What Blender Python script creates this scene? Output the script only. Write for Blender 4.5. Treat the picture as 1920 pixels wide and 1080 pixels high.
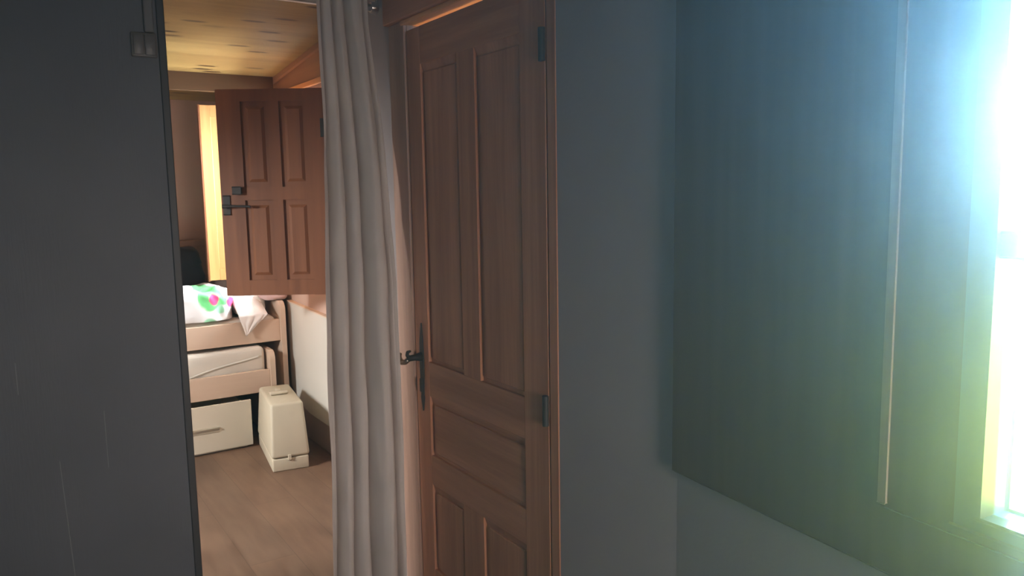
import bpy, bmesh, math, random
from mathutils import Vector, Matrix, noise

for o in list(bpy.data.objects):
    bpy.data.objects.remove(o)
SC = bpy.context.scene
COL = SC.collection
random.seed(4)

# ------------------------------------------------------------------ camera
cam = bpy.data.objects.new('camera', bpy.data.cameras.new('camera'))
COL.objects.link(cam)
yaw, pitch, roll = math.radians(33.396), math.radians(7.136), math.radians(-0.955)
F_ = Vector((math.sin(yaw)*math.cos(pitch), math.cos(yaw)*math.cos(pitch), -math.sin(pitch)))
R0 = Vector((math.cos(yaw), -math.sin(yaw), 0)); U0 = R0.cross(F_)
R_ = R0*math.cos(roll) + U0*math.sin(roll); U_ = -R0*math.sin(roll) + U0*math.cos(roll)
cam.matrix_world = Matrix(((R_.x, U_.x, -F_.x, 0), (R_.y, U_.y, -F_.y, 0), (R_.z, U_.z, -F_.z, 1.5), (0, 0, 0, 1)))
cam.data.sensor_width = 36.0
cam.data.lens = 1471.9*36/1920
cam.data.clip_start = 0.02
SC.camera = cam

# ------------------------------------------------------------------ light and exposure
SC.view_settings.view_transform = 'Standard'
SC.view_settings.look = 'None'
SC.view_settings.exposure = 0.0
SC.view_settings.gamma = 1.0
SC.view_settings.use_curve_mapping = False
W = bpy.data.worlds.new('sky'); SC.world = W; W.use_nodes = True
W.node_tree.nodes['Background'].inputs[0].default_value = (0.75, 0.87, 1.0, 1)
W.node_tree.nodes['Background'].inputs[1].default_value = 1.0

def area(name, loc, direction, sx, sy, power, color, spread=180):
    l = bpy.data.lights.new(name, 'AREA'); l.shape = 'RECTANGLE'; l.size = sx; l.size_y = sy
    l.energy = power; l.color = color; l.spread = math.radians(spread)
    o = bpy.data.objects.new(name, l); COL.objects.link(o)
    o.location = loc
    o.rotation_euler = Vector(direction).to_track_quat('-Z', 'Y').to_euler()
    return o
# daylight outside the front window: open sky above, sunlit greenery below
area('front_window_sky', (2.05, 0.35, 2.30), (-1, 0.1, -0.25), 2.2, 1.5, 800, (0.18, 0.56, 1.0))
area('front_window_greenery', (2.05, 0.35, 0.95), (-1, 0.1, 0.1), 2.2, 1.0, 165, (0.70, 1.0, 0.15))
sun = bpy.data.objects.new('sun', bpy.data.lights.new('sun', 'SUN')); COL.objects.link(sun)
sun.data.energy = 21.0; sun.data.angle = math.radians(4); sun.data.color = (0.42, 0.78, 1.0)  # low lamp added to swell the glow beside the front window
sun.rotation_euler = Vector((-1644, -712, -122)).to_track_quat('-Z', 'Y').to_euler()
# daylight outside the bedroom window
area('bedroom_window_sky', (2.1, 4.72, 1.75), (-1, 0.05, -0.75), 1.2, 1.3, 520, (0.93, 0.97, 1.0))
# added fill light at the bedroom's left wall, which has no window
area('bedroom_side_fill', (-1.15, 3.69, 1.55), (2.4, -0.2, -1.5), 0.3, 0.7, 46, (1.0, 0.99, 0.97), 84)
# fill light added behind the camera, before the plain rear wall
area('rear_fill', (0.80, -1.45, 1.10), (0.05, 1, -0.11), 0.6, 0.9, 11, (1.0, 0.86, 0.79), 60)
# weak fill light added on the left to brighten the door side
area('side_fill', (-1.9, 1.45, 1.05), (1, 0.12, 0), 0.9, 1.0, 3.0, (1.0, 0.80, 0.70))
# lamp in the small room behind the panelled door
area('closet_lamp', (1.9, 2.1, 0.6), (-0.4, 0, 1), 0.2, 0.2, 20, (1.0, 0.62, 0.30))

# ------------------------------------------------------------------ helpers
class MB:
    def __init__(s): s.bm = bmesh.new()
    def box(s, x0, x1, y0, y1, z0, z1, bev=0.0, seg=2, mat=None):
        r = bmesh.ops.create_cube(s.bm, size=1)
        vs = r['verts']
        for v in vs:
            v.co = Vector(((x0+x1)/2 + v.co.x*(x1-x0), (y0+y1)/2 + v.co.y*(y1-y0), (z0+z1)/2 + v.co.z*(z1-z0)))
        if mat is not None:
            for v in vs: v.co = mat @ v.co
        if bev > 0:
            es = list({e for v in vs for e in v.link_edges})
            bmesh.ops.bevel(s.bm, geom=es, offset=bev, segments=seg, affect='EDGES', profile=0.5)
        return s
    def prism(s, pts, axis, a, b, mat=None):
        """closed outline pts (2-D) extruded along axis from a to b; 2-D axes are the other two in xyz order"""
        def P(p, t):
            c = [p[0], p[1]]; c.insert('xyz'.index(axis), t); v = Vector(c)
            return mat @ v if mat is not None else v
        A = [s.bm.verts.new(P(p, a)) for p in pts]; B = [s.bm.verts.new(P(p, b)) for p in pts]
        n = len(pts)
        s.bm.faces.new(A); s.bm.faces.new(B[::-1])
        for i in range(n): s.bm.faces.new((A[i], B[i], B[(i+1) % n], A[(i+1) % n]))
        return s
    def hull8(s, low, high, bev=0, seg=3):
        """frustum from four low and four high corners (same order)"""
        vs = [s.bm.verts.new(Vector(p)) for p in low+high]
        fs = [(0, 1, 2, 3), (7, 6, 5, 4)] + [(i, i+4, (i+1) % 4+4, (i+1) % 4) for i in range(4)]
        ff = [s.bm.faces.new([vs[i] for i in f]) for f in fs]
        if bev:
            es = list({e for f in ff for e in f.edges})
            bmesh.ops.bevel(s.bm, geom=es, offset=bev, segments=seg, affect='EDGES', profile=0.5)
        return s
    def tube(s, pts, rad, n=12):
        pts = [Vector(p) for p in pts]; rings = []
        rr = rad if isinstance(rad, (list, tuple)) else [rad]*len(pts)
        prev = None
        for i, p in enumerate(pts):
            t = (pts[min(i+1, len(pts)-1)] - pts[max(i-1, 0)]).normalized()
            if prev is None:
                a = t.orthogonal().normalized()
            else:
                a = (prev - t*prev.dot(t)).normalized()
            prev = a; b = t.cross(a)
            rings.append([s.bm.verts.new(p + (a*math.cos(2*math.pi*k/n) + b*math.sin(2*math.pi*k/n))*rr[i]) for k in range(n)])
        for i in range(len(rings)-1):
            for k in range(n):
                s.bm.faces.new((rings[i][k], rings[i][(k+1) % n], rings[i+1][(k+1) % n], rings[i+1][k]))
        s.bm.faces.new(rings[0][::-1]); s.bm.faces.new(rings[-1])
        return s
    def grid(s, fn, nu, nv, thick=0.0):
        vs = [[s.bm.verts.new(Vector(fn(i/nu, j/nv))) for j in range(nv+1)] for i in range(nu+1)]
        for i in range(nu):
            for j in range(nv):
                s.bm.faces.new((vs[i][j], vs[i+1][j], vs[i+1][j+1], vs[i][j+1]))
        if thick:
            bmesh.ops.recalc_face_normals(s.bm, faces=s.bm.faces)
            bmesh.ops.solidify(s.bm, geom=s.bm.faces[:], thickness=thick)
        return s
    def blob(s, c, size, power=0.6, lumps=0.03, freq=6.0, sub=5, seed=0, flat=None, mat=None):
        """soft closed heap: superellipsoid with cloth-like lumps; flat = height below which it is pressed flat"""
        n_old = len(s.bm.verts)
        r = bmesh.ops.create_cube(s.bm, size=2)
        vs = r['verts']
        es = list({e for v in vs for e in v.link_edges})
        bmesh.ops.subdivide_edges(s.bm, edges=es, cuts=2**sub//2, use_grid_fill=True)
        s.bm.verts.ensure_lookup_table()
        for v in s.bm.verts[n_old:]:
            d = v.co.normalized()
            q = Vector([math.copysign(abs(x)**power, x) for x in d])
            p = Vector((q.x*size[0]/2, q.y*size[1]/2, q.z*size[2]/2))
            w = Vector((p.x*freq+seed*7.1, p.y*freq+seed*3.3, p.z*freq-seed))
            n = noise.noise(w) + 0.5*noise.noise(w*2.3) + 0.6*(1-abs(noise.noise(w*1.4+Vector((9, 2, 4)))))
            p += d*lumps*n
            if mat is not None: p = mat @ p
            p = p + Vector(c)
            if flat is not None and p.z < flat: p.z = flat + (p.z-flat)*0.02
            v.co = p
        return s

def link(o): COL.objects.link(o); return o
def base_of(parent):
    return parent['_b'] if parent is not None else (0, 0, 0)
BASE = {}
def obj(name, mb, mat, parent=None, smooth=False, base=None, autosmooth=None):
    me = bpy.data.meshes.new(name)
    b = Vector(BASE[parent.name]) if parent is not None else Vector(base or (0, 0, 0))
    bmesh.ops.recalc_face_normals(mb.bm, faces=mb.bm.faces)
    for v in mb.bm.verts: v.co -= b
    mb.bm.to_mesh(me); mb.bm.free()
    me.materials.append(mat)
    if smooth:
        for p in me.polygons: p.use_smooth = True
    o = link(bpy.data.objects.new(name, me))
    if smooth and autosmooth:
        try: me.set_sharp_from_angle(angle=math.radians(autosmooth))
        except Exception: pass
    if parent is not None: o.parent = parent
    else: o.location = b
    BASE[o.name] = tuple(b)
    return o
def tag(o, label, cat=None, group=None, kind=None):
    o['label'] = label
    if cat: o['category'] = cat
    if group: o['group'] = group
    if kind: o['kind'] = kind
    return o
def thing(name, label, cat, base=(0, 0, 0), group=None):
    o = link(bpy.data.objects.new(name, None)); o.location = base; o.empty_display_size = 0.05
    BASE[o.name] = tuple(base)
    return tag(o, label, cat, group)
def struct(name, mb, mat, label, cat, base=None, smooth=False):
    o = obj(name, mb, mat, None, smooth, base); return tag(o, label, cat, kind='structure')

# ------------------------------------------------------------------ materials
def newmat(name):
    m = bpy.data.materials.new(name); m.use_nodes = True
    nt = m.node_tree; b = nt.nodes['Principled BSDF']
    return m, nt, b
def N(nt, t, **kw):
    n = nt.nodes.new(t)
    for k, v in kw.items(): setattr(n, k, v)
    return n
def coord(nt, scale=(1, 1, 1), rot=(0, 0, 0), loc=(0, 0, 0)):
    tc = N(nt, 'ShaderNodeTexCoord'); mp = N(nt, 'ShaderNodeMapping')
    mp.inputs['Scale'].default_value = scale; mp.inputs['Rotation'].default_value = rot; mp.inputs['Location'].default_value = loc
    nt.links.new(tc.outputs['Object'], mp.inputs['Vector']); return mp
def ramp(nt, fac, stops):
    r = N(nt, 'ShaderNodeValToRGB'); el = r.color_ramp.elements
    while len(el) < len(stops): el.new(0.5)
    for e, (p, c) in zip(el, stops): e.position = p; e.color = (*c, 1)
    nt.links.new(fac, r.inputs['Fac']); return r
def plain(name, col, rough=0.6, metal=0.0, var=0.06, nscale=8, bump=0.0, bscale=120, spec=None):
    m, nt, b = newmat(name)
    mp = coord(nt); n = N(nt, 'ShaderNodeTexNoise'); n.inputs['Scale'].default_value = nscale; n.inputs['Detail'].default_value = 5
    nt.links.new(mp.outputs[0], n.inputs['Vector'])
    lo = tuple(c*(1-var) for c in col); hi = tuple(min(1, c*(1+var)) for c in col)
    r = ramp(nt, n.outputs['Fac'], [(0.3, lo), (0.7, hi)])
    nt.links.new(r.outputs['Color'], b.inputs['Base Color'])
    b.inputs['Roughness'].default_value = rough; b.inputs['Metallic'].default_value = metal
    if spec is not None: b.inputs['Specular IOR Level'].default_value = spec
    if bump:
        n2 = N(nt, 'ShaderNodeTexNoise'); n2.inputs['Scale'].default_value = bscale; n2.inputs['Detail'].default_value = 4
        nt.links.new(mp.outputs[0], n2.inputs['Vector'])
        bp = N(nt, 'ShaderNodeBump'); bp.inputs['Strength'].default_value = bump; bp.inputs['Distance'].default_value = 0.004
        nt.links.new(n2.outputs['Fac'], bp.inputs['Height']); nt.links.new(bp.outputs['Normal'], b.inputs['Normal'])
    return m
def wood(name, dark, light, axis='z', scale=1.0, rough=0.5, knots=0.0, contrast=1.0, spec=0.35, knot_axis=None):
    """grain stretched along axis, with growth bands and optional dark knots"""
    m, nt, b = newmat(name)
    k = {'x': (0.05, 1, 1), 'y': (1, 0.05, 1), 'z': (1, 1, 0.05)}[axis]
    mp = coord(nt, tuple(c*scale for c in k))
    n1 = N(nt, 'ShaderNodeTexNoise'); n1.inputs['Scale'].default_value = 14; n1.inputs['Detail'].default_value = 6; n1.inputs['Distortion'].default_value = 0.6
    n2 = N(nt, 'ShaderNodeTexNoise'); n2.inputs['Scale'].default_value = 110; n2.inputs['Detail'].default_value = 3
    nt.links.new(mp.outputs[0], n1.inputs['Vector']); nt.links.new(mp.outputs[0], n2.inputs['Vector'])
    mx = N(nt, 'ShaderNodeMath', operation='MULTIPLY_ADD'); mx.inputs[1].default_value = 0.35
    nt.links.new(n2.outputs['Fac'], mx.inputs[0]); nt.links.new(n1.outputs['Fac'], mx.inputs[2])
    mid = 0.67; sp = 0.17/contrast
    r = ramp(nt, mx.outputs[0], [(max(0, mid-sp), dark), (min(1, mid+sp), light)])
    out = r.outputs['Color']
    if knots:
        kk = {'x': (3.4, 14, 1), 'y': (17, 4.0, 1), 'z': (17, 4.0, 1)}[axis]
        mk = coord(nt, kk)
        v = N(nt, 'ShaderNodeTexVoronoi'); v.voronoi_dimensions = '2D'; v.inputs['Scale'].default_value = knots; v.inputs['Randomness'].default_value = 1.0
        nt.links.new(mk.outputs[0], v.inputs['Vector'])
        rk0 = ramp(nt, v.outputs['Distance'], [(0.13, (1, 1, 1)), (0.24, (0, 0, 0))])
        gate = ramp(nt, v.outputs['Color'], [(0.57, (0, 0, 0)), (0.61, (1, 1, 1))])      # only some cells hold a knot
        rk = N(nt, 'ShaderNodeMix', data_type='RGBA', blend_type='MULTIPLY'); rk.inputs[0].default_value = 1
        nt.links.new(rk0.outputs['Color'], rk.inputs[6]); nt.links.new(gate.outputs['Color'], rk.inputs[7])
        mixk = N(nt, 'ShaderNodeMix', data_type='RGBA')
        nt.links.new(rk.outputs[2], mixk.inputs[0]); nt.links.new(out, mixk.inputs[6])
        mixk.inputs[7].default_value = (dark[0]*0.22, dark[1]*0.16, dark[2]*0.14, 1)
        out = mixk.outputs[2]
    nt.links.new(out, b.inputs['Base Color'])
    b.inputs['Roughness'].default_value = rough; b.inputs['Specular IOR Level'].default_value = spec
    bp = N(nt, 'ShaderNodeBump'); bp.inputs['Strength'].default_value = 0.12; bp.inputs['Distance'].default_value = 0.002
    nt.links.new(mx.outputs[0], bp.inputs['Height']); nt.links.new(bp.outputs['Normal'], b.inputs['Normal'])
    return m
def fabric(name, col, rough=0.9, trans=0.0, weave=900, var=0.08):
    m, nt, b = newmat(name)
    mp = coord(nt); n = N(nt, 'ShaderNodeTexNoise'); n.inputs['Scale'].default_value = 6; n.inputs['Detail'].default_value = 6
    nt.links.new(mp.outputs[0], n.inputs['Vector'])
    r = ramp(nt, n.outputs['Fac'], [(0.3, tuple(c*(1-var) for c in col)), (0.7, tuple(min(1, c*(1+var)) for c in col))])
    nt.links.new(r.outputs['Color'], b.inputs['Base Color'])
    b.inputs['Roughness'].default_value = rough; b.inputs['Specular IOR Level'].default_value = 0.15
    b.inputs['Sheen Weight'].default_value = 0.15
    n2 = N(nt, 'ShaderNodeTexNoise'); n2.inputs['Scale'].default_value = weave*0.3; n2.inputs['Detail'].default_value = 2
    nt.links.new(mp.outputs[0], n2.inputs['Vector'])
    bp = N(nt, 'ShaderNodeBump'); bp.inputs['Strength'].default_value = 0.15; bp.inputs['Distance'].default_value = 0.002
    nt.links.new(n2.outputs['Fac'], bp.inputs['Height']); nt.links.new(bp.outputs['Normal'], b.inputs['Normal'])
    if trans:
        t = N(nt, 'ShaderNodeBsdfTranslucent'); nt.links.new(r.outputs['Color'], t.inputs['Color'])
        ms = N(nt, 'ShaderNodeMixShader'); ms.inputs[0].default_value = trans
        nt.links.new(b.outputs[0], ms.inputs[1]); nt.links.new(t.outputs[0], ms.inputs[2])
        nt.links.new(ms.outputs[0], nt.nodes['Material Output'].inputs['Surface'])
    return m

M = {}
M['plaster'] = plain('grey_plaster', (0.325, 0.29, 0.285), 0.9, var=0.05, nscale=3, bump=0.15, bscale=90, spec=0.2)
M['bedroom_plaster'] = plain('pinkish_plaster', (0.46, 0.33, 0.27), 0.9, var=0.05, nscale=3, bump=0.1, bscale=90, spec=0.2)
M['room_ceiling'] = plain('room_ceiling_paint', (0.30, 0.29, 0.28), 0.9, var=0.05)
M['door_wood'] = wood('brown_door_wood', (0.360, 0.150, 0.075), (0.540, 0.250, 0.138), 'z', 1.0, 0.5)
M['door_rail'] = wood('brown_door_wood_across', (0.360, 0.150, 0.075), (0.540, 0.250, 0.138), 'y', 1.0, 0.5)
M['casing'] = wood('casing_wood', (0.32, 0.19, 0.135), (0.44, 0.28, 0.21), 'z', 1.0, 0.5)
M['honey'] = wood('honey_pine', (0.50, 0.20, 0.075), (0.72, 0.36, 0.15), 'y', 1.0, 0.4)
M['shutter'] = wood('red_brown_shutter_wood', (0.150, 0.055, 0.024), (0.215, 0.085, 0.038), 'z', 1.0, 0.45)
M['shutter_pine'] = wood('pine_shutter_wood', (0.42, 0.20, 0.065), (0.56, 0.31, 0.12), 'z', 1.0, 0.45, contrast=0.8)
M['ceil_pine'] = wood('ceiling_pine', (0.245, 0.150, 0.046), (0.35, 0.235, 0.08), 'x', 0.8, 0.5, knots=1.0, contrast=1.0)
M['beam'] = wood('dark_beam_wood', (0.065, 0.034, 0.014), (0.105, 0.055, 0.022), 'x', 0.9, 0.5)
M['trim_pine'] = wood('trim_pine', (0.22, 0.10, 0.048), (0.32, 0.16, 0.08), 'y', 1.0, 0.4)
M['beech'] = wood('beech_laminate', (0.57, 0.42, 0.31), (0.66, 0.51, 0.39), 'x', 0.8, 0.5, contrast=0.7)
M['beech_v'] = wood('beech_laminate_upright', (0.57, 0.42, 0.31), (0.66, 0.51, 0.39), 'z', 0.8, 0.5, contrast=0.7)
M['cream'] = plain('cream_laminate', (0.66, 0.60, 0.48), 0.45, var=0.02)
M['cream_shaded'] = plain('cream_laminate_shaded', (0.42, 0.37, 0.28), 0.5, var=0.02)  # darker cream; the groove's shade is put into the colour
M['case_plastic'] = plain('cream_plastic', (0.54, 0.48, 0.36), 0.5, var=0.03, nscale=20, bump=0.08, bscale=400)
M['white_board'] = plain('white_board', (0.58, 0.55, 0.49), 0.5, var=0.02)
M['dark_metal'] = plain('dark_iron', (0.035, 0.032, 0.030), 0.6, 0.25, var=0.25, nscale=40)
M['brass'] = plain('aged_brass', (0.26, 0.21, 0.16), 0.35, 0.8, var=0.2, nscale=40)
M['chrome'] = plain('brushed_steel', (0.62, 0.58, 0.54), 0.28, 1.0, var=0.05)
M['switch'] = plain('switch_plastic', (0.15, 0.135, 0.12), 0.4, var=0.03)
M['conduit'] = plain('conduit_plastic', (0.16, 0.15, 0.14), 0.5, var=0.03)
M['jamb'] = plain('dark_jamb_paint', (0.055, 0.052, 0.05), 0.5, var=0.1)
M['curtain'] = fabric('grey_beige_curtain', (0.62, 0.55, 0.50), trans=0.10)
M['white_cloth'] = fabric('white_cloth', (0.80, 0.77, 0.74))
M['mattress'] = fabric('white_mattress_cover', (0.66, 0.62, 0.54))
M['pink_cloth'] = fabric('dusty_pink_cloth', (0.60, 0.45, 0.43))
M['grey_cloth'] = fabric('grey_cloth', (0.33, 0.28, 0.26))
M['jacket'] = fabric('dark_cloth', (0.014, 0.014, 0.017))
M['box'] = plain('brown_box_board', (0.26, 0.17, 0.12), 0.7, var=0.08)
M['glass'] = None
def make_glass():
    m, nt, b = newmat('window_glass')
    t = N(nt, 'ShaderNodeBsdfTransparent'); g = N(nt, 'ShaderNodeBsdfGlossy'); g.inputs['Roughness'].default_value = 0.02
    f = N(nt, 'ShaderNodeFresnel'); ms = N(nt, 'ShaderNodeMixShader')
    nt.links.new(f.outputs[0], ms.inputs[0]); nt.links.new(t.outputs[0], ms.inputs[1]); nt.links.new(g.outputs[0], ms.inputs[2])
    nt.links.new(ms.outputs[0], nt.nodes['Material Output'].inputs['Surface']); return m
M['glass'] = make_glass()
SCRATCHES = ((0.2545, 0.811, 0.2542, 0.62), (0.1187, 0.67, 0.1326, 0.28), (0.0252, 1.0, 0.0256, 0.90))
def make_left_wall():
    """slate-grey painted boarding with fine vertical grain and a few scratches"""
    m, nt, b = newmat('slate_painted_boarding')
    mp = coord(nt, (1, 1, 0.08)); n = N(nt, 'ShaderNodeTexNoise'); n.inputs['Scale'].default_value = 160; n.inputs['Detail'].default_value = 4
    nt.links.new(mp.outputs[0], n.inputs['Vector'])
    mp2 = coord(nt); n2 = N(nt, 'ShaderNodeTexNoise'); n2.inputs['Scale'].default_value = 2.5; n2.inputs['Detail'].default_value = 5
    nt.links.new(mp2.outputs[0], n2.inputs['Vector'])
    r = ramp(nt, n2.outputs['Fac'], [(0.3, (0.116, 0.121, 0.130)), (0.7, (0.142, 0.147, 0.157))])
    # three pale hairline scratches
    sx = N(nt, 'ShaderNodeSeparateXYZ'); nt.links.new(mp2.outputs[0], sx.inputs[0])
    def mth(op, a, b=None, c=None):
        n_ = N(nt, 'ShaderNodeMath', operation=op)
        for k_, q_ in enumerate((a, b, c)):
            if q_ is None: continue
            if isinstance(q_, (int, float)): n_.inputs[k_].default_value = q_
            else: nt.links.new(q_, n_.inputs[k_])
        return n_.outputs[0]
    tot = None
    for x0, z0, x1, z1 in SCRATCHES:
        k_ = (x1-x0)/(z1-z0)
        xx = mth('MULTIPLY_ADD', sx.outputs['Z'], k_, x0-k_*z0)
        d_ = mth('ABSOLUTE', mth('SUBTRACT', sx.outputs['X'], xx))
        on = mth('MULTIPLY', mth('LESS_THAN', d_, 0.0011), mth('LESS_THAN', mth('ABSOLUTE', mth('SUBTRACT', sx.outputs['Z'], (z0+z1)/2)), abs(z1-z0)/2))
        tot = on if tot is None else mth('MAXIMUM', tot, on)
    mu = N(nt, 'ShaderNodeMath', operation='MULTIPLY'); nt.links.new(tot, mu.inputs[0]); mu.inputs[1].default_value = 0.7
    mix = N(nt, 'ShaderNodeMix', data_type='RGBA'); nt.links.new(mu.outputs[0], mix.inputs[0]); nt.links.new(r.outputs['Color'], mix.inputs[6]); mix.inputs[7].default_value = (0.32, 0.32, 0.31, 1)
    nt.links.new(mix.outputs[2], b.inputs['Base Color'])
    b.inputs['Roughness'].default_value = 0.55; b.inputs['Specular IOR Level'].default_value = 0.4
    bp = N(nt, 'ShaderNodeBump'); bp.inputs['Strength'].default_value = 0.25; bp.inputs['Distance'].default_value = 0.003
    nt.links.new(n.outputs['Fac'], bp.inputs['Height']); nt.links.new(bp.outputs['Normal'], b.inputs['Normal'])
    return m
M['slate'] = make_left_wall()
def make_floor():
    """brown plank flooring, planks along y"""
    m, nt, b = newmat('brown_plank_floor')
    mp = coord(nt, rot=(0, 0, math.pi/2)); br = N(nt, 'ShaderNodeTexBrick')
    br.inputs['Scale'].default_value = 1.0; br.inputs['Brick Width'].default_value = 1.25; br.inputs['Row Height'].default_value = 0.19
    br.inputs['Mortar Size'].default_value = 0.0015; br.inputs['Mortar Smooth'].default_value = 0.3
    br.inputs['Color1'].default_value = (0.9, 0.9, 0.9, 1); br.inputs['Color2'].default_value = (1.1, 1.05, 1.0, 1); br.inputs['Mortar'].default_value = (0.45, 0.4, 0.38, 1)
    nt.links.new(mp.outputs[0], br.inputs['Vector'])
    mg = coord(nt, (1, 0.16, 1)); n = N(nt, 'ShaderNodeTexNoise'); n.inputs['Scale'].default_value = 22; n.inputs['Detail'].default_value = 6; n.inputs['Distortion'].default_value = 0.5
    nt.links.new(mg.outputs[0], n.inputs['Vector'])
    r = ramp(nt, n.outputs['Fac'], [(0.28, (0.115, 0.066, 0.042)), (0.5, (0.155, 0.095, 0.062)), (0.72, (0.19, 0.122, 0.08))])
    n2 = N(nt, 'ShaderNodeTexNoise'); n2.inputs['Scale'].default_value = 4; nt.links.new(mp.outputs[0], n2.inputs['Vector'])
    r2 = ramp(nt, n2.outputs['Fac'], [(0.3, (0.85, 0.85, 0.85)), (0.7, (1.1, 1.1, 1.1))])
    a = N(nt, 'ShaderNodeMix', data_type='RGBA', blend_type='MULTIPLY'); a.inputs[0].default_value = 1
    nt.links.new(r.outputs['Color'], a.inputs[6]); nt.links.new(br.outputs['Color'], a.inputs[7])
    c = N(nt, 'ShaderNodeMix', data_type='RGBA', blend_type='MULTIPLY'); c.inputs[0].default_value = 1
    nt.links.new(a.outputs[2], c.inputs[6]); nt.links.new(r2.outputs['Color'], c.inputs[7])
    nt.links.new(c.outputs[2], b.inputs['Base Color']); b.inputs['Roughness'].default_value = 0.5; b.inputs['Specular IOR Level'].default_value = 0.3
    return m
M['floor'] = make_floor()
def make_panelling():
    """vertical brown boards; the grooves repeat along x of the object"""
    m, nt, b = newmat('brown_board_panelling')
    mp = coord(nt, (1, 1, 0.05)); n = N(nt, 'ShaderNodeTexNoise'); n.inputs['Scale'].default_value = 30; n.inputs['Detail'].default_value = 6
    nt.links.new(mp.outputs[0], n.inputs['Vector'])
    r = ramp(nt, n.outputs['Fac'], [(0.3, (0.100, 0.066, 0.052)), (0.75, (0.130, 0.088, 0.070))])
    nt.links.new(r.outputs['Color'], b.inputs['Base Color']); b.inputs['Roughness'].default_value = 0.42
    bp = N(nt, 'ShaderNodeBump'); bp.inputs['Strength'].default_value = 0.06; bp.inputs['Distance'].default_value = 0.001
    nt.links.new(n.outputs['Fac'], bp.inputs['Height']); nt.links.new(bp.outputs['Normal'], b.inputs['Normal'])
    return m
M['panelling'] = make_panelling()
M['bead'] = wood('pale_bead_wood', (0.24, 0.165, 0.13), (0.31, 0.22, 0.175), 'z', 1.0, 0.5)
M['sash'] = plain('grey_sash_paint', (0.13, 0.125, 0.12), 0.5, var=0.05)
def make_duvet(base):
    """white cover printed with green leaves and pink spots"""
    m, nt, b = newmat('printed_white_cover')
    tc = N(nt, 'ShaderNodeTexCoord')
    nz = N(nt, 'ShaderNodeTexNoise'); nz.inputs['Scale'].default_value = 14; nt.links.new(tc.outputs['Object'], nz.inputs['Vector'])
    wob = N(nt, 'ShaderNodeMix', data_type='VECTOR'); wob.inputs[0].default_value = 0.035
    nt.links.new(tc.outputs['Object'], wob.inputs[4]); nt.links.new(nz.outputs['Color'], wob.inputs[5])
    cur = None
    prev = (0.80, 0.80, 0.80, 1)
    def spot(world, rad, colr, sq=(1, 1, 1)):
        nonlocal cur
        mp = N(nt, 'ShaderNodeMapping')
        c = Vector(world)-Vector(base); c = c*0.965 + Vector((0.0175, 0.0175, 0.0175))
        mp.inputs['Scale'].default_value = sq
        mp.inputs['Location'].default_value = (-c.x*sq[0], -c.y*sq[1], -c.z*sq[2])
        nt.links.new(wob.outputs[1], mp.inputs['Vector'])
        ln = N(nt, 'ShaderNodeVectorMath', operation='LENGTH'); nt.links.new(mp.outputs[0], ln.inputs[0])
        rr = ramp(nt, ln.outputs['Value'], [(rad*0.85, (1, 1, 1)), (rad, (0, 0, 0))])
        mx = N(nt, 'ShaderNodeMix', data_type='RGBA'); nt.links.new(rr.outputs['Color'], mx.inputs[0])
        if cur is None: mx.inputs[6].default_value = prev
        else: nt.links.new(cur, mx.inputs[6])
        mx.inputs[7].default_value = (*colr, 1); cur = mx.outputs[2]
    g = (0.16, 0.60, 0.22); pk = (0.72, 0.075, 0.20)
    S = (1, 0.25, 1)
    spot((1.04, 4.90, 0.90), 0.085, g, S); spot((1.00, 4.90, 0.915), 0.04, g, S); spot((1.115, 4.90, 0.865), 0.034, g, S); spot((1.09, 4.90, 0.82), 0.035, (0.30, 0.66, 0.42), S)
    spot((1.03, 4.85, 0.74), 0.045, (0.30, 0.66, 0.42), S); spot((0.60, 4.9, 0.88), 0.05, g, S); spot((0.72, 4.9, 0.80), 0.04, g, S)
    spot((1.058, 4.86, 0.884), 0.036, pk, S); spot((1.165, 4.86, 0.858), 0.036, pk, S); spot((0.66, 4.9, 0.86), 0.028, pk, S)
    nt.links.new(cur, b.inputs['Base Color']); b.inputs['Roughness'].default_value = 0.9; b.inputs['Specular IOR Level'].default_value = 0.1
    return m

# ------------------------------------------------------------------ room shell
YL = 2.80                                    # plane of the left wall and the curtained opening
XR = 1.25                                    # plane of the wall with the panelled door
struct('floor', MB().box(-2.1, 2.6, -1.7, 5.8, -0.1, 0.0), M['floor'], 'brown plank floor running from the front room into the bedroom', 'floor')
struct('ceiling', MB().box(-2.1, 2.5, -1.7, 2.9, 2.42, 2.5), M['room_ceiling'], 'ceiling of the dim front room', 'ceiling')
# left wall: up to the opening, plus the lintel above it
mb = MB(); mb.box(-2.0, 0.495, YL, YL+0.1, 0, 2.42); mb.box(0.495, XR+0.02, YL, YL+0.1, 2.30, 2.42)
struct('wall_left', mb, M['slate'], 'slate grey painted wall left of the curtained opening', 'wall')
# right wall with the doorway (door y 1.70..2.54)
mb = MB()
mb.box(XR, XR+0.10, 1.228, 1.69, 0, 2.42); mb.box(XR, XR+0.10, 2.545, YL+0.1, 0, 2.42); mb.box(XR, XR+0.10, 1.69, 2.545, 2.09, 2.42)
struct('wall_right', mb, M['plaster'], 'grey plaster wall holding the panelled wooden door', 'wall')
struct('wall_rear', MB().box(-2.1, 1.6, -1.7, -1.6, 0, 2.42), M['plaster'], 'rear wall of the front room', 'wall')
struct('wall_far_left', MB().box(-2.1, -2.0, -1.7, YL+0.1, 0, 2.42), M['plaster'], 'side wall of the front room', 'wall')
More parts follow.
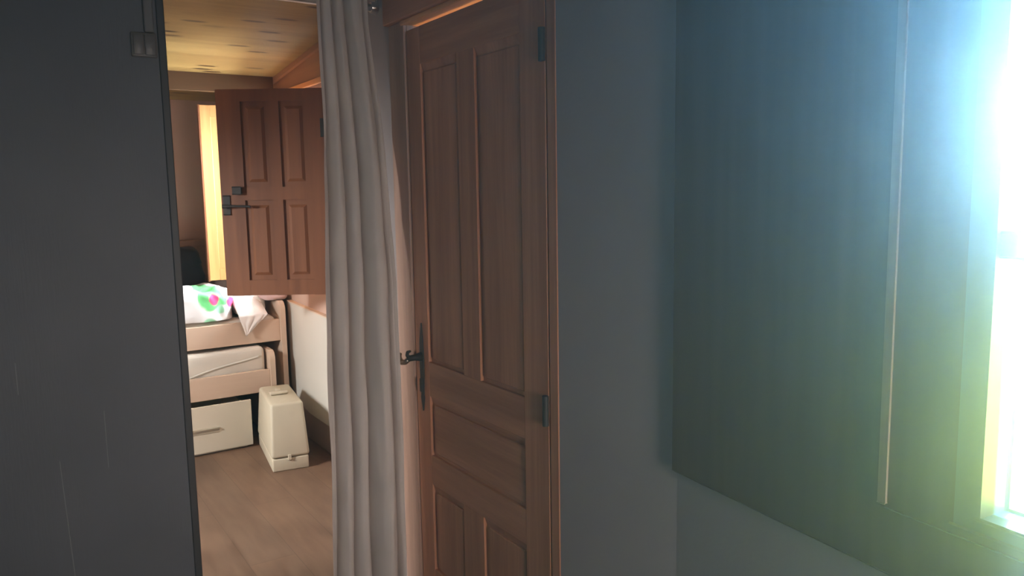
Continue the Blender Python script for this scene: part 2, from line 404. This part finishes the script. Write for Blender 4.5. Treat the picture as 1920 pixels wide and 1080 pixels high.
# the window wall bends 6 degrees at the kink; its own frame: s along the wall, t into the room, z up
KA = Vector((-0.1086, -0.9941, 0)); KN = Vector((-0.9941, 0.1086, 0))
KM = Matrix(((KA.x, KN.x, 0, XR), (KA.y, KN.y, 0, 1.228), (0, 0, 1, 0), (0, 0, 0, 1)))
mb = MB()
WT = 0.09
mb.box(0, 0.60, -WT, 0, 0, 2.42, mat=KM); mb.box(0.60, 1.75, -WT, 0, 0, 0.98, mat=KM); mb.box(0.60, 1.75, -WT, 0, 2.30, 2.42, mat=KM); mb.box(1.75, 3.0, -WT, 0, 0, 2.42, mat=KM)
struct('wall_right_front', mb, M['plaster'], 'grey plaster wall under the bright window', 'wall')
# panelling boards on the wall, beside and below the window
mb = MB()
edges = [0.0, 0.125, 0.282, 0.41, 0.536]
for a, b in zip(edges, edges[1:]):
    mb.box(a+0.001, b-0.001, 0.0, 0.014, 0.867, 2.41, 0.0025, 1, mat=KM)
for k in range(9):
    a = 0.536+0.13*k; mb.box(a+0.001, a+0.129, 0.0, 0.014, 0.867, 0.978, 0.0025, 1, mat=KM)
pb = KM @ Vector((0.3, 0, 0.867))
struct('trim_1', mb, M['panelling'], 'dark brown vertical board panelling beside the bright window', 'panelling', base=tuple(pb))
# window
wb = tuple(KM @ Vector((1.15, 0, 0.98)))
w1 = link(bpy.data.objects.new('window_1', None)); w1.location = wb; BASE['window_1'] = wb
tag(w1, 'bright overexposed window with brown frame beside the board panelling', 'window', kind='structure')
mb = MB()
mb.box(0.545, 0.655, -WT, 0.0155, 0.978, 2.38, 0.003, 1, mat=KM); mb.box(1.70, 1.80, -WT, 0.0155, 0.978, 2.38, 0.003, 1, mat=KM)
mb.box(0.655, 1.70, -WT, 0.0155, 2.26, 2.38, 0.003, 1, mat=KM); mb.box(0.655, 1.70, -WT, 0.0155, 0.978, 0.992, 0.003, 1, mat=KM)
obj('window_frame', mb, M['panelling'], w1)
mb = MB()
mb.box(0.655, 0.693, -0.055, 0.0145, 0.992, 2.26, 0.004, 2, mat=KM); mb.box(1.662, 1.70, -0.055, 0.0145, 0.992, 2.26, 0.004, 2, mat=KM)
mb.box(0.693, 1.662, -0.055, 0.0145, 0.992, 1.012, 0.004, 2, mat=KM); mb.box(0.693, 1.662, -0.055, 0.0145, 2.22, 2.26, 0.004, 2, mat=KM)
obj('sash', mb, M['sash'], w1)
mb = MB(); mb.box(0.693, 1.662, -0.045, -0.002, 1.396, 1.428, 0.003, 1, mat=KM); mb.box(0.693, 1.662, -0.045, -0.005, 1.81, 1.832, 0.003, 1, mat=KM); mb.box(1.167, 1.189, -0.045, -0.005, 1.012, 2.22, 0.003, 1, mat=KM)
obj('glazing_bar', mb, M['sash'], w1)
obj('glass_pane', MB().box(0.690, 1.665, -0.028, -0.024, 1.010, 2.225, mat=KM), M['glass'], w1)
obj('bead', MB().box(0.534, 0.545, 0.0145, 0.0215, 0.985, 2.38, 0.002, 1, mat=KM), M['bead'], w1)['label'] = 'narrow pale wooden bead down the left side of the window frame'

# ------------------------------------------------------------------ panelled door
d1b = (XR+0.02, 2.12, 0.0)
d1 = link(bpy.data.objects.new('door_1', None)); d1.location = d1b; BASE['door_1'] = d1b
tag(d1, 'closed brown wooden door with five recessed panels and iron latch plate', 'door', kind='structure')
XF, XB = 1.246, 1.286                        # front and back face of the leaf
Y0, Y1, ZB, ZT = 1.715, 2.529, 0.012, 2.049
PAN = [(2.185, 2.432, 0.902, 1.925), (1.830, 2.080, 0.902, 1.925), (1.830, 2.430, 0.561, 0.778), (2.210, 2.432, 0.13, 0.453), (1.840, 2.080, 0.13, 0.453)]
mb = MB()
mb.box(XF, XB, Y0, 1.835, ZB, ZT, 0.002, 1); mb.box(XF, XB, 2.431, Y1, ZB, ZT, 0.002, 1)
obj('stile', mb, M['door_wood'], d1)
mb = MB()
for a, b in ((ZB, 0.13), (0.453, 0.561), (0.778, 0.902), (1.925, ZT)): mb.box(XF+0.0005, XB, 1.835, 2.431, a, b, 0.001, 1)
obj('rail', mb, M['door_rail'], d1)
mb = MB(); mb.box(XF+0.001, XB, 2.080, 2.186, 0.902, 1.925, 0.001, 1); mb.box(XF+0.001, XB, 2.080, 2.210, 0.13, 0.453, 0.001, 1)
obj('mullion', mb, M['door_wood'], d1)
for (a, b, c, d) in PAN:
    mb = MB()
    mid = (a+b)/2, (c+d)/2
    # sunk groove all round, sloped moulding at the head, then the field almost flush with the frame
    mb.box(XF+0.012, XB-0.003, a, b, c, d)
    mb.prism([(XF+0.004, d), (XF+0.0115, d-0.024), (XF+0.026, d-0.024), (XF+0.026, d)], 'y', a+0.001, b-0.001)
    mb.box(XF+0.005, XF+0.027, a+0.012, b-0.024, c+0.014, d-0.028, 0.003, 1)
    obj('panel', mb, M['door_wood'] if d-c > 0.3 else M['door_rail'], d1)
for zc in (0.889, 1.877):
    mb = MB().tube([(XF-0.006, 1.7215, zc-0.043), (XF-0.006, 1.7215, zc+0.043)], 0.0095, 14)
    mb.box(XF-0.002, XF+0.001, 1.722, 1.731, zc-0.043, zc+0.043)
    obj('hinge', mb, M['dark_metal'], d1, True, autosmooth=40)
# long narrow latch plate with pointed ends
pts = [(2.477, 1.036), (2.4835, 1.005), (2.490, 0.975), (2.494, 0.90), (2.493, 0.845), (2.489, 0.80), (2.4885, 0.775), (2.492, 0.765), (2.486, 0.745), (2.479, 0.715),
       (2.473, 0.745), (2.468, 0.765), (2.4705, 0.775), (2.470, 0.80), (2.466, 0.845), (2.465, 0.90), (2.469, 0.975), (2.472, 1.005)]
lp = obj('latch_plate', MB().prism(pts, 'x', XF-0.0045, XF+0.0005), M['dark_metal'], d1)
mb = MB().tube([(XF-0.003, 2.482, 0.913), (XF-0.030, 2.483, 0.913), (XF-0.056, 2.484, 0.912)], [0.017, 0.011, 0.011], 14)
mb.tube([(XF-0.050, 2.484, 0.914), (XF-0.056, 2.487, 0.925), (XF-0.055, 2.484, 0.936), (XF-0.049, 2.474, 0.940)], [0.008, 0.007, 0.006, 0.004], 10)
obj('latch_spindle', mb, M['dark_metal'], lp, True)
mb = MB().tube([(XF-0.052, 2.486, 0.908), (XF-0.058, 2.500, 0.897), (XF-0.060, 2.520, 0.893), (XF-0.060, 2.537, 0.900), (XF-0.058, 2.546, 0.912), (XF-0.055, 2.540, 0.922)], [0.0085, 0.0095, 0.010, 0.009, 0.007, 0.004], 12)
obj('latch_lever', mb, M['brass'], lp, True)
mb = MB().box(XF-0.012, XF-0.003, 2.470, 2.488, 0.785, 0.835, 0.004, 2)
obj('keyhole_cover', mb, M['dark_metal'], lp)
# casing round the door
mb = MB(); mb.box(1.238, 1.252, 2.533, 2.655, 0, 2.084, 0.004, 2); mb.box(1.252, 1.35, 2.533, 2.546, 0, 2.07)
struct('trim_2', mb, M['casing'], 'brown wooden casing between the curtain and the latch side of the door', 'door casing', base=(1.25, 2.6, 0))
struct('trim_9', MB().box(1.222, 1.252, 1.66, 2.665, 2.085, 2.20, 0.004, 2), M['door_rail'], 'dark brown head board over the panelled door', 'door casing', base=(1.25, 2.1, 2.14))
mb = MB(); mb.box(1.252, 1.35, 1.70, 2.54, 2.070, 2.088)
mb.box(1.232, 1.252, 1.70, 2.548, 2.068, 2.084, 0.003, 1)  # lit orange edge is put into the wood colour
struct('trim_3', mb, M['honey'], 'head lining above the panelled door, its orange light coloured in as honey pine', 'door casing', base=(1.25, 2.1, 2.1))
mb = MB(); mb.box(1.2465, 1.252, 1.672, 1.708, 0, 2.084, 0.001, 1); mb.box(1.252, 1.35, 1.689, 1.708, 0, 2.07)
struct('trim_10', mb, M['door_wood'], 'narrow dark casing on the hinge side of the panelled door', 'door casing', base=(1.25, 1.69, 0))
# small room behind the door
mb = MB(); mb.box(2.4, 2.5, 1.3, 2.9, 0, 2.42); mb.box(1.35, 2.4, 1.3, 1.36, 0, 2.42); mb.box(1.35, 2.4, 2.84, 2.9, 0, 2.42)
struct('wall_closet', mb, M['bedroom_plaster'], 'walls of the small room behind the door', 'wall')

# ------------------------------------------------------------------ opening, switch, curtain
struct('trim_4', MB().box(0.4955, 0.5195, YL-0.004, YL+0.115, 0, 2.299, 0.003, 2), M['jamb'], 'dark jamb edging the left side of the curtained opening', 'door jamb', base=(0.507, YL, 0))
sw = thing('light_switch', 'double rocker light switch high on the slate grey wall', 'light switch', (0.4525, YL, 1.977))
obj('plate', MB().box(0.414, 0.491, YL-0.012, YL, 1.938, 2.016, 0.006, 3), M['switch'], sw, True, autosmooth=30)
for a, b in ((0.420, 0.4515), (0.4535, 0.485)):
    obj('rocker', MB().box(a, b, YL-0.017, YL-0.010, 1.945, 2.009, 0.003, 2), M['switch'], sw, True, autosmooth=30)
cd = tag(obj('cable_conduit', MB().box(0.456, 0.484, YL-0.016, YL, 2.017, 2.41, 0.004, 2), M['conduit'], None, base=(0.47, YL, 2.2)), 'narrow plastic cable conduit rising from the light switch', 'conduit')

YC = 2.772
rod = thing('curtain_rod', 'steel curtain rod across the top of the bedroom opening', 'curtain rod', (0.88, YC, 2.178))
obj('tube', MB().tube([(0.50, YC, 2.172), (0.9, YC, 2.172), (1.236, YC, 2.172)], 0.0135, 20), M['chrome'], rod, True, autosmooth=50)
obj('bracket', MB().tube([(0.60, YC, 2.190), (0.60, YC+0.01, 2.205), (0.60, YL, 2.21)], 0.006, 10).box(0.585, 0.615, YL-0.006, YL, 2.18, 2.225, 0.002, 1), M['chrome'], rod, True, autosmooth=40)
obj('bracket', MB().tube([(1.225, YC, 2.172), (1.2495, YC, 2.172)], [0.019, 0.024], 16), M['chrome'], rod, True, autosmooth=40)
obj('hook', MB().tube([(1.231, YC-0.012, 2.225), (1.232, YC-0.02, 2.205), (1.236, YC-0.022, 2.192), (1.241, YC-0.02, 2.190), (1.244, YC-0.016, 2.198)], 0.0016, 8), M['chrome'], rod, True)['label'] = 'thin wire hook'

def curtain_pt(u, v):
    """u along the gathered width, v down from the rod"""
    z = 2.215 - v*2.165
    h = v
    # left and right borders (x) at this height
    def pl(tab):
        for (h0, x0), (h1, x1) in zip(tab, tab[1:]):
            if h <= h1: t = (h-h0)/(h1-h0); return x0+(x1-x0)*t
        return tab[-1][1]
    xl = pl([(0, 0.993), (0.22, 1.000), (0.48, 0.986), (0.72, 0.978), (1, 0.968)])
    xr = pl([(0, 1.190), (0.06, 1.194), (0.22, 1.234), (0.48, 1.281), (0.75, 1.288), (1, 1.280)])
    # fold phase: valleys at given u
    creases = [-0.16, 0.12, 0.35, 0.57, 0.90, 1.06]      # folds between these creases
    wob = 0.012*math.sin(2.0*h*math.pi+u*5) + 0.008*noise.noise(Vector((u*6, h*4, 1.7)))
    uu = min(1.03, max(-0.15, u + wob*(1 if 0.05 < u < 0.95 else 0)))
    for a, b in zip(creases, creases[1:]):
        if uu <= b: f = (uu-a)/(b-a); wd = b-a; break
    bulge = math.sqrt(max(0.0, 1 - (2*f-1)**2))**1.1
    amp = (0.016 + 0.25*wd)*(0.6 + 0.4*min(1, h*3))
    yc = 2.772 - 0.17*min(1, h*1.5) - 0.10*u*min(1, h*1.6)
    k = (yc - 0.02)/2.72
    xl = xl*k - 0.020*min(1, h*2); xr = xr*k - 0.024*min(1, h*2)
    y = yc + 0.013 - amp*bulge
    x = xl + (xr-xl)*u + 0.005*noise.noise(Vector((u*9, h*7, 0))) + 0.012*(f-0.5)*math.sin(math.pi*f)
    y += 0.006*noise.noise(Vector((u*14, h*9, 5)))
    return (min(x, 1.232), y, z)
cu = thing('curtain', 'grey beige curtain gathered in long folds at the right of the opening', 'curtain', (1.1, 2.66, 0.05))
obj('fabric', MB().grid(curtain_pt, 150, 90), M['curtain'], cu, True)

# ------------------------------------------------------------------ bedroom shell
XW = 1.53                                    # bedroom wall with the window
def zc(y): return 2.187 + (4.996-y)*0.1015   # sloping ceiling
ceil_pts = [(YL+0.1, zc(YL+0.1)), (5.75, zc(5.75)), (5.75, zc(5.75)+0.06), (YL+0.1, zc(YL+0.1)+0.06)]
struct('ceiling_bedroom', MB().prism(ceil_pts, 'x', -1.3, XW+0.2), M['ceil_pine'], 'knotty pine board ceiling sloping down over the bedroom', 'ceiling')
struct('wall_far', MB().box(-1.3, XW+0.2, 5.62, 5.72, 0, 2.3), M['bedroom_plaster'], 'pinkish plaster far wall of the bedroom', 'wall')
struct('wall_bedroom_left', MB().box(-1.3, -1.2, YL+0.1, 5.7, 0, 2.6), M['bedroom_plaster'], 'left wall of the bedroom', 'wall')
mb = MB(); mb.box(-1.3, 0.495, YL+0.1, YL+0.11, 0, 2.6); mb.box(XR+0.06, XW+0.2, YL+0.1, YL+0.12, 0, 2.6); mb.box(0.495, XR+0.06, YL+0.1, YL+0.11, 2.30, 2.6)
struct('wall_bedroom_front', mb, M['bedroom_plaster'], 'bedroom side of the wall with the opening', 'wall')
WY0, WY1, WZ0, WZ1 = 4.12, 5.12, 0.99, 2.02
mb = MB(); mb.box(XW, XW+0.2, YL+0.1, WY0, 0, 2.42); mb.box(XW, XW+0.2, WY1, 5.7, 0, 2.42); mb.box(XW, XW+0.2, WY0, WY1, 0, WZ0); mb.box(XW, XW+0.2, WY0, WY1, WZ1, 2.42)
struct('wall_bedroom_right', mb, M['bedroom_plaster'], 'pinkish bedroom wall behind the white board', 'wall')
struct('trim_5', MB().prism([(4.86, 2.098), (4.90, 2.098), (4.90, zc(4.90)), (4.86, zc(4.86))], 'x', -1.2, XW-0.037), M['beam'], 'dark wooden beam across the far end of the pine ceiling', 'beam', base=(0.2, 4.9, 2.1))
# boarding over the top of the window wall, with two pine rails
mb = MB(); mb.prism([(2.95, 2.10), (5.16, 2.10), (5.16, zc(5.16)-0.002), (2.95, zc(2.95)-0.002)], 'x', XW-0.014, XW-0.001)
struct('trim_6', mb, M['trim_pine'], 'reddish pine boarding along the top of the bedroom window wall', 'panelling', base=(XW, 4.2, 2.2))
mb = MB(); mb.prism([(2.95, zc(2.95)-0.032), (5.16, zc(5.16)-0.028), (5.16, zc(5.16)-0.002), (2.95, zc(2.95)-0.002)], 'x', XW-0.036, XW-0.0145)
struct('trim_7', mb, M['trim_pine'], 'pine cornice strip where the sloping ceiling meets the window wall', 'cornice', base=(XW, 4.2, 2.25))
struct('trim_8', MB().box(XW-0.034, XW-0.0145, 2.95, 5.16, 2.075, 2.105, 0.004, 2), M['honey'], 'pine rail running above the bedroom window', 'rail', base=(XW, 4.2, 2.1))
# bedroom window
w2b = (XW+0.12, 4.62, 0.99)
w2 = link(bpy.data.objects.new('window_2', None)); w2.location = w2b; BASE['window_2'] = w2b
tag(w2, 'bedroom window behind the open wooden shutter', 'window', kind='structure')
mb = MB(); mb.box(XW+0.10, XW+0.15, WY0, WY0+0.06, WZ0, WZ1); mb.box(XW+0.10, XW+0.15, WY1-0.06, WY1, WZ0, WZ1); mb.box(XW+0.10, XW+0.15, WY0, WY1, WZ0, WZ0+0.06); mb.box(XW+0.10, XW+0.15, WY0, WY1, WZ1-0.06, WZ1); mb.box(XW+0.10, XW+0.15, 4.60, 4.64, WZ0, WZ1)
obj('window_frame', mb, M['honey'], w2)
obj('glass_pane', MB().box(XW+0.122, XW+0.126, WY0+0.05, WY1-0.05, WZ0+0.05, WZ1-0.05), M['glass'], w2)

# ------------------------------------------------------------------ shutters
def shutter(label, hinge, ang, mat, wmax=0.56, hw=True, flip=1):
    """leaf local: w from hinge (0) to free edge (wmax), t = thickness towards the room side, z up"""
    d = Vector((math.cos(ang), math.sin(ang), 0)); n = Vector((-d.y, d.x, 0))*flip
    T = Matrix(((d.x, n.x, 0, hinge[0]), (d.y, n.y, 0, hinge[1]), (0, 0, 1, 0), (0, 0, 0, 1)))
    b = tuple(T @ Vector((wmax/2, 0, 0.96)))
    t = thing('window_shutter', label, 'shutter', b)
    z0, z1 = 0.958, 2.044
    mb = MB()
    cols = [(0.0, 0.085), (0.235, 0.287), (0.437, wmax)]
    for a, c in cols: mb.box(a, c, 0, 0.034, z0, z1, 0.0015, 1, mat=T)
    for a, c in ((z0, 1.04), (1.467, 1.536), (1.982, z1)):
        for p, q in ((0.085, 0.235), (0.287, 0.437)): mb.box(p, q, 0.0003, 0.0337, a, c, mat=T)
    obj('frame', mb, mat, t)
    for (p, q) in ((0.085, 0.235), (0.287, 0.437)):
        for (a, c) in ((1.04, 1.467), (1.536, 1.982)):
            mb = MB().box(p, q, 0.011, 0.023, a, c, mat=T)
            for s in (1, -1):      # raised field on both faces
                f0, f1 = (0.017, 0.032) if s > 0 else (0.017, 0.002)
                lo = [T @ Vector(v) for v in ((p+0.016, f0, a+0.016), (q-0.016, f0, a+0.016), (q-0.016, f0, c-0.016), (p+0.016, f0, c-0.016))]
                hi = [T @ Vector(v) for v in ((p+0.042, f1, a+0.042), (q-0.042, f1, a+0.042), (q-0.042, f1, c-0.042), (p+0.042, f1, c-0.042))]
                mb.hull8(lo, hi)
            obj('panel', mb, mat, t)
    for zz in (1.26, 1.84):
        mb = MB().box(-0.004, 0.016, -0.003, 0.040, zz-0.045, zz+0.045, 0.003, 1, mat=T)
        obj('hinge', mb, M['dark_metal'], t)
    if hw:
        mb = MB().box(0.520, 0.545, -0.006, 0.001, 1.395, 1.49, 0.006, 3, mat=T)
        mb.tube([T @ Vector(v) for v in ((0.535, -0.004, 1.436), (0.535, -0.028, 1.436), (0.532, -0.034, 1.437))], 0.011, 12)
        mb.tube([T @ Vector(v) for v in ((0.545, -0.034, 1.437), (0.50, -0.036, 1.438), (0.42, -0.032, 1.436), (0.40, -0.030, 1.434))], [0.011, 0.007, 0.006, 0.007], 12)
        obj('handle', mb, M['dark_metal'], t, True, autosmooth=40)
        mb = MB().box(0.452, 0.488, -0.026, 0.001, 1.502, 1.536, 0.005, 2, mat=T)
        obj('lock_case', mb, M['dark_metal'], t)
    return t
# near leaf: free edge swings away from the wall, its room face towards us
shutter('dark brown four panel window shutter standing open above the bed', (1.497, 4.040), math.atan2(0.552, -0.834), M['shutter'], 0.56, True, -1)
def far_leaf():
    b = (1.31, 5.13, 0.965)
    t = thing('window_shutter', 'brightly lit pine shutter leaf left of the dark four panel shutter', 'shutter', b)
    z0, z1 = 0.966, 2.045; y0, y1 = 5.115, 5.145
    mb = MB(); mb.box(1.112, 1.175, y0, y1, z0, z1, 0.002, 1); mb.box(1.45, 1.51, y0, y1, z0, z1, 0.002, 1)
    mb.box(1.175, 1.45, y0, y1, z0, z0+0.07); mb.box(1.175, 1.45, y0, y1, z1-0.07, z1)
    obj('frame', mb, M['shutter_pine'], t)
    obj('panel', MB().box(1.175, 1.45, y0+0.006, y1-0.006, z0+0.07, z1-0.07), M['shutter_pine'], t)
    obj('edge_strip', MB().box(1.104, 1.112, y0-0.002, y1+0.001, z0-0.006, z1+0.004), M['shutter'], t)['label'] = 'thin dark red-brown strip on the free edge'
    for zz in (1.26, 1.84): obj('hinge', MB().box(1.505, 1.529, y0-0.004, y1+0.004, zz-0.04, zz+0.04, 0.003, 1), M['dark_metal'], t)
far_leaf()

# ------------------------------------------------------------------ bed, trundle, drawer
bed = thing('bed', 'pale beech bed under the window with a round-topped end board', 'bed', (0.4, 5.2, 0))
obj('side_rail', MB().box(-1.0, 1.432, 4.78, 4.815, 0.600, 0.734, 0.003, 2), M['beech'], bed)
def end_board(x0, x1, y0, y1, z0, z1, r, mat, parent, lean=0.0):
    pts = [(y0+lean, z0), (y1, z0), (y1, z1)]
    for k in range(9):
        a = math.pi/2 + k*math.pi/16
        pts.append((y0+r+r*math.cos(a), z1-r+r*math.sin(a)))
    mb = MB().prism(pts, 'x', x0, x1)
    return obj('end_board', mb, mat, parent)
end_board(1.432, 1.462, 4.752, 5.60, 0.0, 0.846, 0.06, M['beech_v'], bed)
obj('end_board', MB().box(-1.03, -1.0, 4.752, 5.60, 0, 0.846, 0.004, 2), M['beech_v'], bed)
obj('slat_base', MB().box(-1.0, 1.432, 4.82, 5.60, 0.62, 0.655), M['beech'], bed)
obj('side_rail', MB().box(-1.0, 1.432, 5.565, 5.60, 0.600, 0.734, 0.003, 2), M['beech'], bed)
tr = thing('trundle_bed', 'lower pull-out bed with beech rail under the upper bed', 'bed', (0.4, 5.1, 0.1))
obj('side_rail', MB().box(-0.95, 1.334, 4.70, 4.73, 0.312, 0.446, 0.003, 2), M['beech'], tr)
end_board(1.334, 1.364, 4.683, 5.50, 0.010, 0.560, 0.05, M['beech_v'], tr)
obj('end_board', MB().box(-0.98, -0.95, 4.683, 5.50, 0.010, 0.560, 0.004, 2), M['beech_v'], tr)
obj('slat_base', MB().box(-0.95, 1.334, 4.73, 5.50, 0.335, 0.365), M['beech'], tr)
# mattresses
def mattress(name, label, x0, x1, y0, y1, z0, z1, seed, slump=0.0):
    mb = MB().box(x0, x1, y0, y1, z0, z1, 0.03, 4)
    bmesh.ops.subdivide_edges(mb.bm, edges=mb.bm.edges[:], cuts=6, use_grid_fill=True)
    for v in mb.bm.verts:
        k = (v.co.z-z0)/(z1-z0)
        n = noise.noise(Vector((v.co.x*5+seed, v.co.y*5, v.co.z*6)))
        v.co.z += 0.012*n*k; v.co.y += 0.008*noise.noise(Vector((v.co.x*7, v.co.z*9, seed)))*k
    return tag(obj(name, mb, M['mattress'], None, True, base=((x0+x1)/2, (y0+y1)/2, z0)), label, 'mattress')
mattress('mattress', 'white mattress on the upper bed beneath the printed cover', -0.98, 1.425, 4.83, 5.55, 0.656, 0.752, 1)
tm = mattress('mattress', 'cream white mattress lying in the lower trundle bed', -0.94, 1.322, 4.745, 5.48, 0.366, 0.578, 5)
def fold_pt(u, v):      # loose cover edge running diagonally over the trundle mattress
    x = 0.70 + u*0.58; z = 0.375 + 0.165*u + 0.02*math.sin(u*4)
    a = v*math.pi
    return (x, 4.740 - 0.004*math.sin(a), z + 0.006*math.cos(a))
obj('cover_fold', MB().grid(fold_pt, 24, 6), M['mattress'], tm, True)
dr = thing('drawer', 'cream underbed drawer pulled out on the floor', 'drawer', (0.45, 4.67, 0.0))
obj('front', MB().box(-0.35, 1.200, 4.660, 4.678, 0.014, 0.288, 0.002, 1), M['cream'], dr)
mb = MB()
mb.box(-0.33, 1.185, 4.678, 4.690, 0.02, 0.25); mb.box(-0.33, -0.318, 4.69, 5.3, 0.02, 0.25); mb.box(1.173, 1.185, 4.69, 5.3, 0.02, 0.25); mb.box(-0.318, 1.173, 4.69, 5.3, 0.0, 0.022); mb.box(-0.33, 1.185, 5.3, 5.312, 0.02, 0.25)
obj('box', mb, M['cream'], dr)
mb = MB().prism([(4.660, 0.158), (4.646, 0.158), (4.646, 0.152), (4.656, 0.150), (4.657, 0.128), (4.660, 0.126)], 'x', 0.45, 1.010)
obj('handle', mb, M['cream_shaded'], dr)['label'] = 'long finger grip, its shade put into a darker cream'

# ------------------------------------------------------------------ bedding
dbase = (0.75, 5.05, 0.75)
M['duvet'] = make_duvet(dbase)
mb = MB().blob((0.70, 5.03, 0.832), (0.95, 0.44, 0.200), 0.30, 0.024, 11, 6, 2, flat=0.757)
tag(obj('printed_cover', mb, M['duvet'], None, True, base=dbase), 'bunched white bed cover printed with green leaves and pink spots', 'bedding')
mb = MB().blob((1.30, 5.02, 0.825), (0.20, 0.28, 0.15), 0.6, 0.014, 9, 5, 4, flat=0.757)
tag(obj('pillow', mb, M['white_cloth'], None, True, base=(1.3, 5.0, 0.757)), 'white pillow against the right end board of the bed', 'pillow')
# white cloth hanging over the rail in a pointed corner
def cloth_pt(u, v):
    # u across, v from the bed top (0) over the rail and down to the point (1)
    lx = 1.182 + 0.038*max(0, (v-0.55)/0.45); rx = 1.355 - 0.133*max(0, (v-0.55)/0.45)
    x = lx + (rx-lx)*u
    if v < 0.55:
        t = v/0.55; y = 4.93 - 0.168*t; z = 0.93 - 0.155*t**0.8
        z -= 0.10*abs(u-0.45)*(1-t)
    else:
        t = (v-0.55)/0.45; y = 4.762 - 0.002*t; z = 0.775 - 0.118*t
    w = 0.012*math.sin(u*9+1)*(0.4+v)*(1-0.6*v) + 0.006*noise.noise(Vector((u*5, v*5, 3)))
    return (x, y - abs(w)*0.8 - 0.004, z + (w*0.8 if v < 0.55 else 0))
tag(obj('cloth', MB().grid(cloth_pt, 30, 40, 0.003), M['white_cloth'], None, True, base=(1.2, 4.85, 0.78)), 'white cloth hanging in a pointed corner over the upper bed rail', 'cloth')
mb = MB().blob((1.43, 4.93, 0.875), (0.17, 0.26, 0.065), 0.8, 0.014, 14, 5, 8, flat=0.848)
tag(obj('cloth', mb, M['pink_cloth'], None, True, base=(1.43, 4.93, 0.85)), 'crumpled pinkish cloth lying on top of the bed end board', 'cloth')
mb = MB().blob((1.29, 5.36, 0.85), (0.22, 0.14, 0.215), 0.6, 0.02, 9, 5, 11, flat=0.757)
tag(obj('blanket', mb, M['grey_cloth'], None, True, base=(1.15, 5.31, 0.757)), 'folded greyish blanket below the lit pine shutter', 'blanket')
mb = MB().blob((0.86, 5.345, 0.935), (0.50, 0.13, 0.34), 0.45, 0.03, 7, 5, 13, flat=0.757)
mb.blob((0.97, 5.36, 1.08), (0.24, 0.14, 0.15), 0.8, 0.03, 10, 4, 17)
tag(obj('jacket', mb, M['jacket'], None, True, base=(0.86, 5.3, 0.757)), 'dark crumpled jacket heaped on the bed beside the far wall', 'jacket')
bx = thing('storage_box', 'brown cardboard box behind the dark jacket on the bed', 'box', (1.09, 5.50, 0.757))
obj('body', MB().box(0.98, 1.20, 5.47, 5.555, 0.757, 1.175, 0.003, 1), M['box'], bx)
obj('lid', MB().box(0.975, 1.205, 5.466, 5.559, 1.165, 1.205, 0.003, 1), M['box'], bx)

# ------------------------------------------------------------------ white board, sewing machine case
wbd = thing('board', 'white board with pale wood edge and rounded lower corner on the right wall', 'board', (1.515, 4.45, 0.2))
pts = [(3.80, 0.188), (4.36, 0.186), (4.50, 0.187), (4.60, 0.200), (4.70, 0.226), (4.78, 0.262), (4.83, 0.296), (4.836, 0.83), (3.80, 0.80)]
obj('panel', MB().prism(pts, 'x', 1.502, 1.5295), M['white_board'], wbd)
obj('edging', MB().prism([(3.80, 0.801), (4.836, 0.831), (4.836, 0.839), (3.80, 0.809)], 'x', 1.500, 1.5297), M['beech'], wbd)['label'] = 'pale wood edging along the top'

ca = math.radians(8.2)
CM = Matrix(((math.cos(ca), math.sin(ca), 0, 1.158), (-math.sin(ca), math.cos(ca), 0, 4.137), (0, 0, 1, 0), (0, 0, 0, 1)))
def c_(x, y, z): return CM @ Vector((x, y, z))
cs = thing('sewing_machine_case', 'cream plastic sewing machine case standing on the floor beside the drawer', 'case', tuple(c_(0.1, 0.27, 0)))
obj('base', MB().box(0.002, 0.196, 0.002, 0.545, 0, 0.072, 0.008, 3, mat=CM), M['case_plastic'], cs, True, autosmooth=40)
lo = [c_(-0.003, -0.003, 0.075), c_(0.203, -0.003, 0.075), c_(0.203, 0.55, 0.075), c_(-0.003, 0.55, 0.075)]
hi = [c_(0.012, 0.040, 0.368), c_(0.186, 0.040, 0.368), c_(0.186, 0.488, 0.368), c_(0.012, 0.488, 0.368)]
obj('cover', MB().hull8(lo, hi, 0.016, 4), M['case_plastic'], cs, True, autosmooth=50)
hz = 0.371
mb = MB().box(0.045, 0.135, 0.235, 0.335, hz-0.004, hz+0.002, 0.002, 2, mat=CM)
hd = obj('handle_recess', mb, M['cream_shaded'], cs)  # darker plate; shade of the recess is in its colour
mb = MB().box(0.040, 0.140, 0.225, 0.262, hz, hz+0.018, 0.008, 3, mat=CM)
mb.box(0.080, 0.108, 0.300, 0.340, hz-0.002, hz+0.014, 0.005, 2, mat=CM)
obj('handle', mb, M['case_plastic'], cs, True, autosmooth=50)
obj('latch', MB().box(0.084, 0.104, -0.006, 0.004, 0.060, 0.090, 0.003, 2, mat=CM), M['case_plastic'], cs)

# ------------------------------------------------------------------ added scattering volume imitating lens glow at the window
def glow_haze():
    m = bpy.data.materials.new('glow_haze_volume'); m.use_nodes = True; nt = m.node_tree
    nt.nodes.remove(nt.nodes['Principled BSDF'])
    v = N(nt, 'ShaderNodeVolumeScatter'); v.inputs['Color'].default_value = (1, 1, 1, 1); v.inputs['Density'].default_value = 0.075; v.inputs['Anisotropy'].default_value = 0.885
    nt.links.new(v.outputs[0], nt.nodes['Material Output'].inputs['Volume'])
    o = obj('glow_haze', MB().prism([(-1.98, -1.55), (0.92, -1.55), (1.20, 1.2), (1.20, 2.36), (-1.98, 2.36)], 'z', 0.02, 2.40), m, None, base=(0, 0.5, 0.02))
    tag(o, 'added thin volume imitating lens glow around the bright window', 'glow_haze', kind='stuff')
glow_haze()
